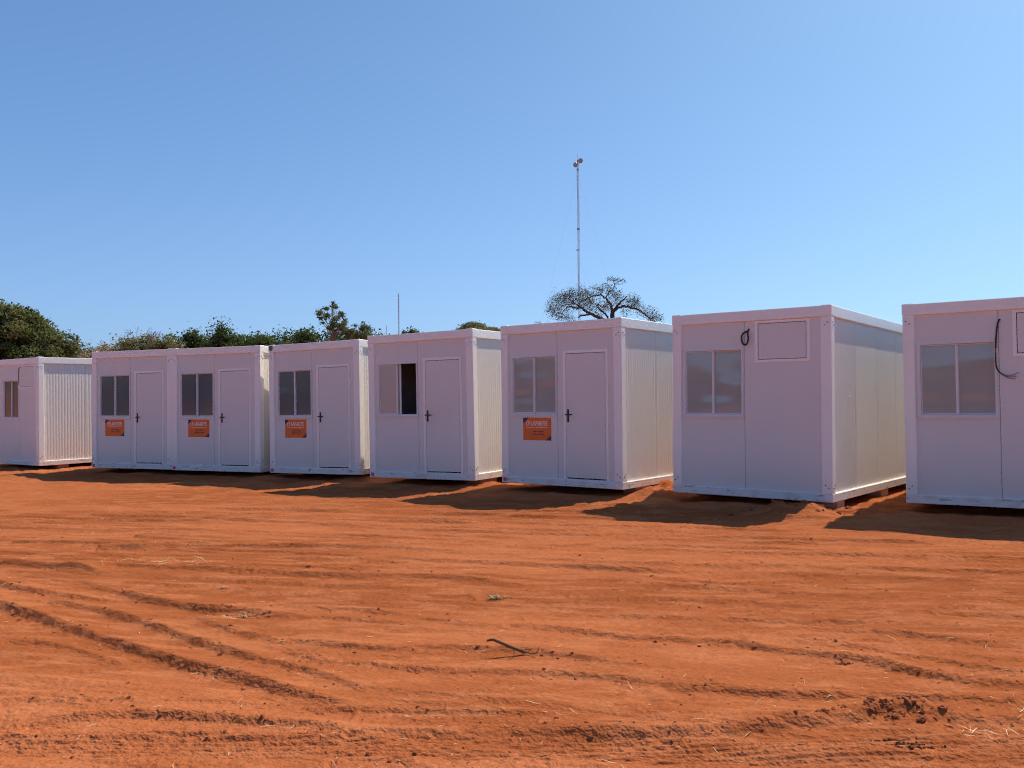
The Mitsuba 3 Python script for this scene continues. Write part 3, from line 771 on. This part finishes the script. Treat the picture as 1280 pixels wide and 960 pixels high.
# bare treetop in the tree line
def bare(name, label, x, y, z0, top, spread, seed, mat='bark_pale', group=None):
    r = np.random.default_rng(seed)
    key = numbered(name)
    segs = [tube([(x, y, -0.2), (x + 0.1, y, z0 * 0.5), (x, y, z0)], [0.16, 0.13, 0.10], 6)]
    def grow(p, d, ln, rad, lev):
        q = p + d * ln
        segs.append(tube([p, (p + q) / 2 + r.normal(size=3) * ln * 0.06, q], [rad, rad * 0.85, rad * 0.7], 4))
        if lev == 0:
            return
        for _ in range(3 if lev > 1 else 4):
            e = d + r.normal(size=3) * 0.55 + np.array([0, 0, 0.12])
            grow(q, e / np.linalg.norm(e), ln * (0.62 + 0.2 * r.random()), rad * 0.62, lev - 1)
    for a in range(4):
        d = np.array([math.cos(a * 1.6 + 0.3) * spread, math.sin(a * 1.6 + 0.3) * spread, 0.9])
        grow(np.array([x, y, z0 - 0.2]), d / np.linalg.norm(d), (top - z0) * 0.42, 0.07, 3)
    scene[key + '__trunk'] = mikit.ply(merge([mb(t) for t in segs]), mat, smooth=True)
    tag(key, label, 'tree', group)
bare('bare_tree', 'leafless pale treetop sticking out of the tree line above the joined cabins', -51.8, 125, 8.3, 12.7, 0.75, 5)

# eucalyptus trees
def gum(label, x, y, spots, n, seed):
    r = np.random.default_rng(seed)
    key = numbered('eucalyptus')
    ts = [tube(spline([(x, y, -0.2), (x - 0.1, y, 5), (x + 0.1, y, 9), (x, y, spots[0][1] - 0.5)], 14), np.linspace(0.24, 0.06, 14), 7)]
    B = []
    for (dx, z, s) in spots:
        dy = r.normal() * 0.9
        B.append((x + dx, y + dy, z, s, s, s * 0.75))
        ts.append(tube(spline([(x, y, max(7.5, z - 2.4)), (x + dx * 0.5, y + dy * 0.5, z - 1.0), (x + dx, y + dy, z)], 7), np.linspace(0.08, 0.025, 7), 5))
    scene[key + '__trunk'] = mikit.ply(merge([mb(t) for t in ts]), 'bark_pale', smooth=True)
    scene[key + '__crown'] = mikit.ply(leaves(B, n, 0.13, r, shell=0.12, gap=0.45, gapscale=0.55), 'leaf_gum')
    tag(key, label, 'tree', None)
def gum_spots(cx, cz, rx, rz, k, seed):
    r, out = np.random.default_rng(seed), []
    while len(out) < k:
        a, b = r.uniform(-1, 1, 2)
        if a * a + b * b < 1:
            out.append((cx + a * rx * (1.15 - 0.35 * b), cz + b * rz, 0.30 + 0.40 * r.random() ** 2))
    return [(cx * 0.5, cz + rz, 0.3)] + out
gum('tall open eucalyptus tree rising above the roofs left of the thin mast', -24.5, 120, gum_spots(0.1, 13.3, 1.65, 2.2, 24, 1), 5200, 21)
gum('shorter eucalyptus tree with two rounded clumps right of the tall eucalyptus', -20.9, 121, gum_spots(-0.8, 11.3, 0.9, 1.0, 9, 2) + gum_spots(0.7, 11.6, 1.05, 1.2, 13, 3), 4600, 22)
# olive crown behind the fifth roof
tree('broad_tree', 'olive green flat-topped treetop showing over the cabin with the open window', 'tree', -3.6, 100, 11.25, 2.7, 1.7, 7000, 0.13, 'leaf_olive', blobs=16, trunk=0.2, seed=31, flat=True, gap=0.38)
tree('broad_tree', 'tiny tuft of treetop just left of the bare spreading tree', 'tree', 2.15, 62, 7.55, 0.9, 1.0, 700, 0.08, 'leaf_sparse', blobs=9, trunk=0.09, seed=33, gap=0.45, shell=0.2)

# wooded ground beyond the row, too far away to tell its plants apart, and trees left of the frame
r_ = np.random.default_rng(50)
wb = []
for j in range(90):
    x = -78 + 70 * (j + r_.random()) / 90
    s = 1.5 + 1.2 * r_.random()
    wb.append((x, 137 + 3 * r_.random(), 9.5 + 1.7 * r_.random() + (-0.7 if x < -57 else 0.2 if x < -38 else (1.0 if x < -21 else -2.2)), s, s, 2.1))
    wb.append((x, 138 + 2 * r_.random(), 3.5, s * 1.2, s, 3.2))
scene['far_wood'] = mikit.ply(leaves(wb, 34000, 0.30, r_, shell=0.3, gap=0.30), 'leaf_dark')
tag('far_wood', 'low mass of dark trees filling the far tree line behind the roofs', 'wood', kind='stuff')
wb = []
for j in range(200):
    a = math.radians(-38 - 105 * (j + r_.random()) / 200)
    D = 112 + 14 * r_.random()
    s = 2.2 + 2.2 * r_.random()
    wb.append((D * math.sin(a), D * math.cos(a), 3.0 + 3.8 * r_.random(), s, s, 3.0))
scene['side_wood'] = mikit.ply(leaves(wb, 30000, 0.55, r_, shell=0.3, gap=0.25), 'leaf_dry')
tag('side_wood', 'dry brown wood bordering the field left of the cabins', 'wood', kind='stuff')

# the bare spreading tree behind the cabin
def spreading_tree():
    key = numbered('spreading_tree')
    r = np.random.default_rng(77)
    k = 60 / 1100 / 7.53
    X = lambda px, py, dy=0.0: (6.87 + (px - 715) * k, 60 + dy, 7.17 + (452 - py) * k)
    limbs = [
        ([(722, 1400, 0), (735, 1000, 0), (705, 700, 0.1), (716, 480, 0), (722, 350, 0)], 0.36, 0.13),
        ([(722, 360, 0), (690, 280, .1), (660, 240, .3), (610, 205, .5), (540, 215, .8), (470, 240, 1.0), (420, 262, 1.2)], 0.10, 0.03),
        ([(660, 240, .3), (690, 190, .2), (738, 150, .1), (740, 110, 0), (722, 72, 0)], 0.06, 0.018),
        ([(735, 105, 0), (790, 112, .2), (828, 104, .3)], 0.025, 0.010), ([(722, 75, 0), (688, 68, -.1), (668, 72, -.2)], 0.02, 0.008), ([(722, 75, 0), (760, 72, .1), (785, 58, .2)], 0.02, 0.008),
        ([(610, 205, .5), (632, 165, .2), (590, 148, 0), (540, 160, -.2)], 0.045, 0.012),
        ([(735, 360, 0), (780, 300, -.3), (850, 240, -.6)], 0.095, 0.04),
        ([(725, 380, 0), (760, 345, -.2), (810, 332, -.4), (880, 345, -.5), (960, 365, -.4), (1020, 402, -.2), (1070, 445, 0), (1130, 474, .2)], 0.12, 0.03),
        ([(880, 345, -.5), (930, 300, -.8), (960, 275, -1.0)], 0.04, 0.015),
        ([(716, 500, 0), (640, 455, -.4), (560, 428, -.7), (500, 405, -.9), (440, 370, -1.1), (408, 345, -1.2), (370, 356, -1.3), (300, 345, -1.5), (245, 385, -1.6)], 0.16, 0.03),
        ([(510, 408, -.9), (430, 422, -1.2), (380, 446, -1.4)], 0.09, 0.05),
        ([(408, 345, -1.2), (350, 300, -1.0), (280, 262, -.9), (220, 250, -.8)], 0.05, 0.014),
        ([(690, 450, .3), (662, 390, .5), (602, 330, .8), (592, 295, .9), (600, 290, .9)], 0.09, 0.05),
        ([(580, 380, .8), (578, 300, .8)], 0.035, 0.03),
        ([(430, 262, 1.2), (380, 215, 1.3), (320, 180, 1.3)], 0.03, 0.012),
    ]
    ts, pts = [], []
    for p, r0, r1 in limbs:
        q = spline([X(*a) for a in p], 6 * len(p))
        q[1:-1] += r.normal(size=q[1:-1].shape) * 0.03
        ts.append(tube(q, np.linspace(r0, r1, len(q)) * (0.8 if r0 < 0.3 else 1), 7))
        if r0 < 0.3:
            pts.append(q[len(q) // 3:])
    pts = np.vstack(pts)
    spots = [(180, 290, 60), (220, 250, 60), (270, 262, 60), (320, 290, 60), (170, 340, 55), (210, 380, 60), (250, 420, 45), (330, 420, 45), (300, 220, 60), (330, 180, 50), (400, 190, 55), (440, 250, 60), (380, 290, 60), (470, 190, 50),
             (500, 270, 60), (540, 240, 55), (560, 180, 45), (620, 165, 45), (520, 340, 50), (460, 320, 55), (690, 180, 45), (700, 230, 50), (730, 270, 55), (680, 310, 50), (650, 350, 40), (760, 220, 45), (820, 290, 50), (870, 280, 50), (920, 290, 50), (900, 320, 45),
             (960, 330, 45), (1010, 350, 45), (1060, 380, 50), (1100, 410, 50), (1120, 450, 40), (1080, 455, 35), (770, 65, 25), (700, 70, 25), (800, 108, 25), (640, 285, 45), (820, 400, 35), (600, 400, 35), (150, 330, 35)]
    B, tw = [], []
    for (px, py, s) in spots:
        c = np.array(X(px, py, r.normal() * 0.9))
        s *= k
        B.append((*c, s * 1.15, s * 1.15, s * 0.8))
        near = pts[np.argmin(np.linalg.norm(pts - c, axis=1))]
        tw.append(tube(spline([near, (near + c) / 2 + r.normal(size=3) * 0.08, c], 5), np.linspace(0.014, 0.007, 5), 4))
        for _ in range(18):
            d = r.normal(size=3); d /= np.linalg.norm(d)
            b0 = c + r.normal(size=3) * s * 0.55
            e = b0 + d * s * (0.6 + 0.6 * r.random())
            tw.append(tube([b0, (b0 + e) / 2 + r.normal(size=3) * 0.04, e], [0.007, 0.006, 0.003], 3))
    scene[key + '__trunk'] = mikit.ply(merge([mb(t) for t in ts]), 'bark_dark', smooth=True)
    scene[key + '__twigs'] = mikit.ply(merge([mb(t) for t in tw]), 'bark_dark', smooth=True)
    scene[key + '__crown'] = mikit.ply(leaves([(*b[:3], b[3] * 1.5, b[4] * 1.5, b[5] * 1.5) for b in B], 8500, 0.046, r, shell=0.35, gap=0.40, gapscale=0.3), 'leaf_sparse')
    tag(key + '__twigs', kind='stuff'); tag(key + '__crown', kind='stuff')
    tag(key, 'bare-branched spreading tree with sparse brownish leaves behind the nearest cabin with a door', 'tree')
spreading_tree()

# ------------------------------------------------------------------ masts
def lattice_mast(name, label, x, y, top, side, leg, bay, seed=0):
    key = numbered(name)
    c = [np.array([x + side / math.sqrt(3) * math.cos(a), y + side / math.sqrt(3) * math.sin(a), 0]) for a in (0.4, 0.4 + 2.0944, 0.4 + 4.18879)]
    for q in c:
        scene[numbered(key + '__leg')] = mikit.ply(tube([q, q + [0, 0, top]], [leg, leg], 5), 'mast_steel', smooth=True)
    br = []
    z, n = 0.0, 0
    while z < top - bay:
        for j in range(3):
            a, b = c[j] + [0, 0, z], c[(j + 1) % 3] + [0, 0, z]
            br.append(tube([a, b], [leg * 0.6] * 2, 3))
            br.append(tube([a, c[(j + 1) % 3] + [0, 0, z + bay]], [leg * 0.5] * 2, 3))
        z += bay; n += 1
    scene[key + '__bracing'] = mikit.ply(merge([mb(t) for t in br]), 'mast_steel')
    tag(key + '__bracing', kind='stuff')
    tag(key, label, 'mast')
    return key
mast = lattice_mast('lattice_mast', 'tall slim lattice mast with two round dish antennas at its top', 11.61, 150, 42.2, 0.30, 0.024, 0.62)
def drum(x, y, z, rad, depth, ax, ay):
    """Round antenna: a shallow drum with a domed face, pointing along (ax, ay)."""
    prof = [(0.001, 0), (rad * 0.55, 0), (rad * 0.96, depth * 0.3), (rad, depth * 0.4), (rad, depth * 0.85), (rad * 0.93, depth), (rad * 0.5, depth * 1.18), (0.001, depth * 1.25)]
    m = trimesh.creation.revolve(np.array(prof), sections=24)
    m.apply_transform(trimesh.geometry.align_vectors((0, 0, 1), np.array([ax, ay, 0]) / math.hypot(ax, ay)))
    m.apply_translation((x, y, z))
    return m
scene[mast + '__dish_antenna'] = mikit.ply(drum(12.02, 149.6, 42.75, 0.41, 0.35, 0.15, -1), 'antenna_grey', smooth=35)
scene[mast + '__dish_antenna_001'] = mikit.ply(drum(11.35, 149.7, 42.1, 0.43, 0.35, -0.8, -0.6), 'antenna_grey', smooth=35)
scene[mast + '__rod'] = mikit.ply(tube([(11.55, 150, 42.0), (11.55, 150, 44.1)], [0.035, 0.02], 5), 'mast_steel')
scene[mast + '__mount'] = mikit.ply(cat([cbox(11.45, 11.78, 149.75, 150.1, 41.2, 41.55, 0.02), cbox(11.5, 11.72, 149.8, 150.05, 42.1, 43.0, 0.02), cbox(11.3, 12.0, 149.86, 149.94, 42.3, 42.38, 0.01)]), 'mast_steel')
scene[mast + '__platform'] = mikit.ply(cbox(11.38, 11.84, 149.78, 150.22, 31.0, 31.3, 0.02), 'mast_steel')
scene[mast + '__platform_001'] = mikit.ply(cbox(11.2, 11.64, 149.86, 150.1, 27.45, 27.62, 0.02), 'mast_steel')
for q, (a, zt) in enumerate([(0.4, 40.5), (2.5, 40.5), (4.6, 40.5), (0.4, 26.0), (2.5, 26.0), (4.6, 26.0)]):
    scene[numbered(mast + '__guy_wire')] = mikit.ply(tube([(11.61, 150, zt), (11.61 + 13 * math.cos(a), 150 + 13 * math.sin(a), 0)], [0.006, 0.006], 3), 'mast_steel')
lattice_mast('lattice_mast', 'thin distant mast standing behind the cabin with the open window', -38.5, 300, 39.2, 0.30, 0.05, 1.3)
scene['thin_pole'] = mikit.ply(tube([(-28.44, 200, 0), (-28.44, 200, 19.3)], [0.10, 0.06], 6), 'mast_steel', smooth=True)
tag('thin_pole', 'short distant pole just left of the thin mast', 'pole')

# ------------------------------------------------------------------ small things on the earth
stick = numbered('dead_branch')
bp = [(-0.175, 5.58, 0.098), (-0.135, 5.58, 0.104), (-0.10, 5.585, 0.090), (-0.04, 5.59, 0.062), (0.02, 5.60, 0.036), (0.065, 5.61, 0.018)]
g0 = gz(0.05, 5.60)
scene[stick + '__limb'] = mikit.ply(tube(spline([(a, b, c + g0) for a, b, c in bp], 26), np.interp(np.linspace(0, 1, 26), [0, .3, .75, 1], [0.007, 0.010, 0.011, 0.013]), 8), 'dead_wood', smooth=True)
for tp in ([(0.065, 5.61, 0.018), (0.115, 5.58, 0.012), (0.145, 5.57, 0.03), (0.155, 5.565, 0.062)], [(-0.01, 5.595, 0.045), (0.0, 5.56, 0.02), (-0.03, 5.51, 0.006)], [(0.03, 5.60, 0.03), (0.08, 5.63, 0.03), (0.13, 5.64, 0.012)]):
    scene[numbered(stick + '__twig')] = mikit.ply(tube(spline([(a, b, c + g0) for a, b, c in tp], 10), np.linspace(0.0045, 0.002, 10), 6), 'dead_wood', smooth=True)
tag(stick, 'forked dry branch lying on the red earth in the middle foreground', 'branch')

ICO = trimesh.creation.icosphere(subdivisions=1)
def clods(n_, where, smin, smax, seed):
    r = np.random.default_rng(seed)
    vs, fs, o = [], [], 0
    x, y = where(n_, r)
    z = ground_h(x, y)
    base = np.array(ICO.vertices)
    for a, b, c in zip(x, y, z):
        s = smin + (smax - smin) * r.random() ** 3
        v = base * (1 + 0.28 * r.normal(size=(len(base), 1))) * s * np.array([1, 0.9, 0.65]) * (0.8 + 0.4 * r.random(3))
        vs.append(v + [a, b, c + s * 0.15]); fs.append(np.array(ICO.faces) + o); o += len(base)
    return np.vstack(vs), np.vstack(fs)
def along_ruts(n_, r):
    wts = np.array([a * len(p) for a, p in RUTS]); k = r.choice(len(RUTS), n_, p=wts / wts.sum())
    x, y = np.empty(n_), np.empty(n_)
    for j, q in enumerate(k):
        p = sorted(RUTS[q][1]); px, py = np.array(p).T
        x[j] = r.uniform(px[0], px[-1]); y[j] = np.interp(x[j], px, py) + r.normal() * 0.05
    return x, y
def scatter(n_, r):
    y = 3.6 + 9 * r.random(n_) ** 1.6
    return (r.random(n_) - 0.5) * 1.25 * y, y
scene['earth_clods'] = mikit.ply(merge([clods(600, along_ruts, 0.003, 0.014, 1), clods(500, scatter, 0.002, 0.010, 2),
    clods(70, lambda n_, r: (1.9 + 0.14 * r.normal(size=n_), 4.42 + 0.06 * r.normal(size=n_)), 0.006, 0.03, 3),
    clods(40, lambda n_, r: (3.9 + 0.5 * r.normal(size=n_), 12.2 + 0.2 * r.normal(size=n_)), 0.01, 0.05, 6),
    clods(16, lambda n_, r: (2.01 + 0.02 * r.normal(size=n_), 5.42 + 0.02 * r.normal(size=n_)), 0.005, 0.017, 9)]), 'earth_clod')
tag('earth_clods', 'crumbs and clods of red earth scattered along the wheel ruts', 'clods', kind='stuff')
def char(n_, r):
    row = r.integers(0, 3, n_)
    return 1.74 + 0.05 * row + 0.055 * r.normal(size=n_), 4.14 - 0.045 * row + 0.007 * r.normal(size=n_)
scene['dark_crumbs'] = mikit.ply(clods(90, char, 0.004, 0.014, 4), 'dark_clod')
tag('dark_crumbs', 'dark crumbs pressed into the tyre track at the lower right', 'clods', kind='stuff')

def straws(n_, where, l0, l1, wd, seed, tilt=0.25):
    r = np.random.default_rng(seed)
    x, y = where(n_, r)
    z = ground_h(x, y)
    vs, fs, o = [], [], 0
    for a, b, c in zip(x, y, z):
        ln = l0 + (l1 - l0) * r.random() ** 2
        an = r.random() * 2 * math.pi
        d = np.array([math.cos(an), math.sin(an), r.normal() * tilt]); d /= np.linalg.norm(d)
        s = np.array([-d[1], d[0], 0.3]) * wd * (0.6 + 0.8 * r.random())
        p = np.array([a, b, c + 0.006 + abs(d[2]) * ln * 0.5])
        q = [p - d * ln / 2, p + r.normal(size=3) * ln * 0.06, p + d * ln / 2]
        v = np.array([q[0] - s * .5, q[0] + s * .5, q[1] - s, q[1] + s, q[2] - s * .3, q[2] + s * .3])
        vs.append(v); fs.append(np.array([(0, 2, 1), (1, 2, 3), (2, 4, 3), (3, 4, 5)]) + o); o += 6
    return np.vstack(vs), np.vstack(fs)
pile = lambda n_, r: (-3.62 + 0.30 * r.normal(size=n_), 9.0 + 0.10 * r.normal(size=n_))
pile2 = lambda n_, r: (-2.1 + 0.12 * r.normal(size=n_), 6.72 + 0.05 * r.normal(size=n_))
pile3 = lambda n_, r: (2.3 + 0.15 * r.normal(size=n_), 4.22 + 0.03 * r.normal(size=n_))
scene['dry_straw'] = mikit.ply(merge([straws(420, scatter, 0.02, 0.10, 0.0016, 5), straws(150, along_ruts, 0.02, 0.08, 0.0016, 8), straws(42, pile, 0.08, 0.36, 0.0024, 6, 0.15),
                                      straws(14, pile2, 0.05, 0.14, 0.0022, 7), straws(16, pile3, 0.04, 0.12, 0.002, 10)]), 'straw')
tag('dry_straw', 'pale straws scattered over the red earth', 'straw', kind='stuff')
def tuft(label, x, y, n_, ln, seed):
    key = numbered('weed_tuft')
    r = np.random.default_rng(seed)
    vs, fs, o = [], [], 0
    z = gz(x, y)
    for _ in range(n_):
        an = r.random() * 2 * math.pi
        d = np.array([math.cos(an), math.sin(an), 0.25 + 0.9 * r.random()]); d /= np.linalg.norm(d)
        l_ = ln * (0.4 + 0.6 * r.random())
        p = np.array([x + r.normal() * ln * 0.35, y + r.normal() * ln * 0.15, z - 0.004])
        s = np.array([-d[1], d[0], 0]) * 0.003
        v = np.array([p - s, p + s, p + d * l_ * .6 - s, p + d * l_ * .6 + s, p + d * l_ + [0, 0, -0.15 * l_]])
        vs.append(v); fs.append(np.array([(0, 2, 1), (1, 2, 3), (2, 4, 3)]) + o); o += 5
    scene[key] = mikit.ply((np.vstack(vs), np.vstack(fs)), 'dry_weed')
    tag(key, label, 'weed', 'small dry weeds on the earth')
tuft('small greenish weed tuft on bare earth beyond the dead branch', -0.13, 7.2, 60, 0.09, 1)
tuft('small dry tuft on the rut left of the middle', -2.05, 6.76, 34, 0.08, 2)
tuft('low flattened weed between the two ruts left of the middle', -2.55, 7.75, 30, 0.06, 3)
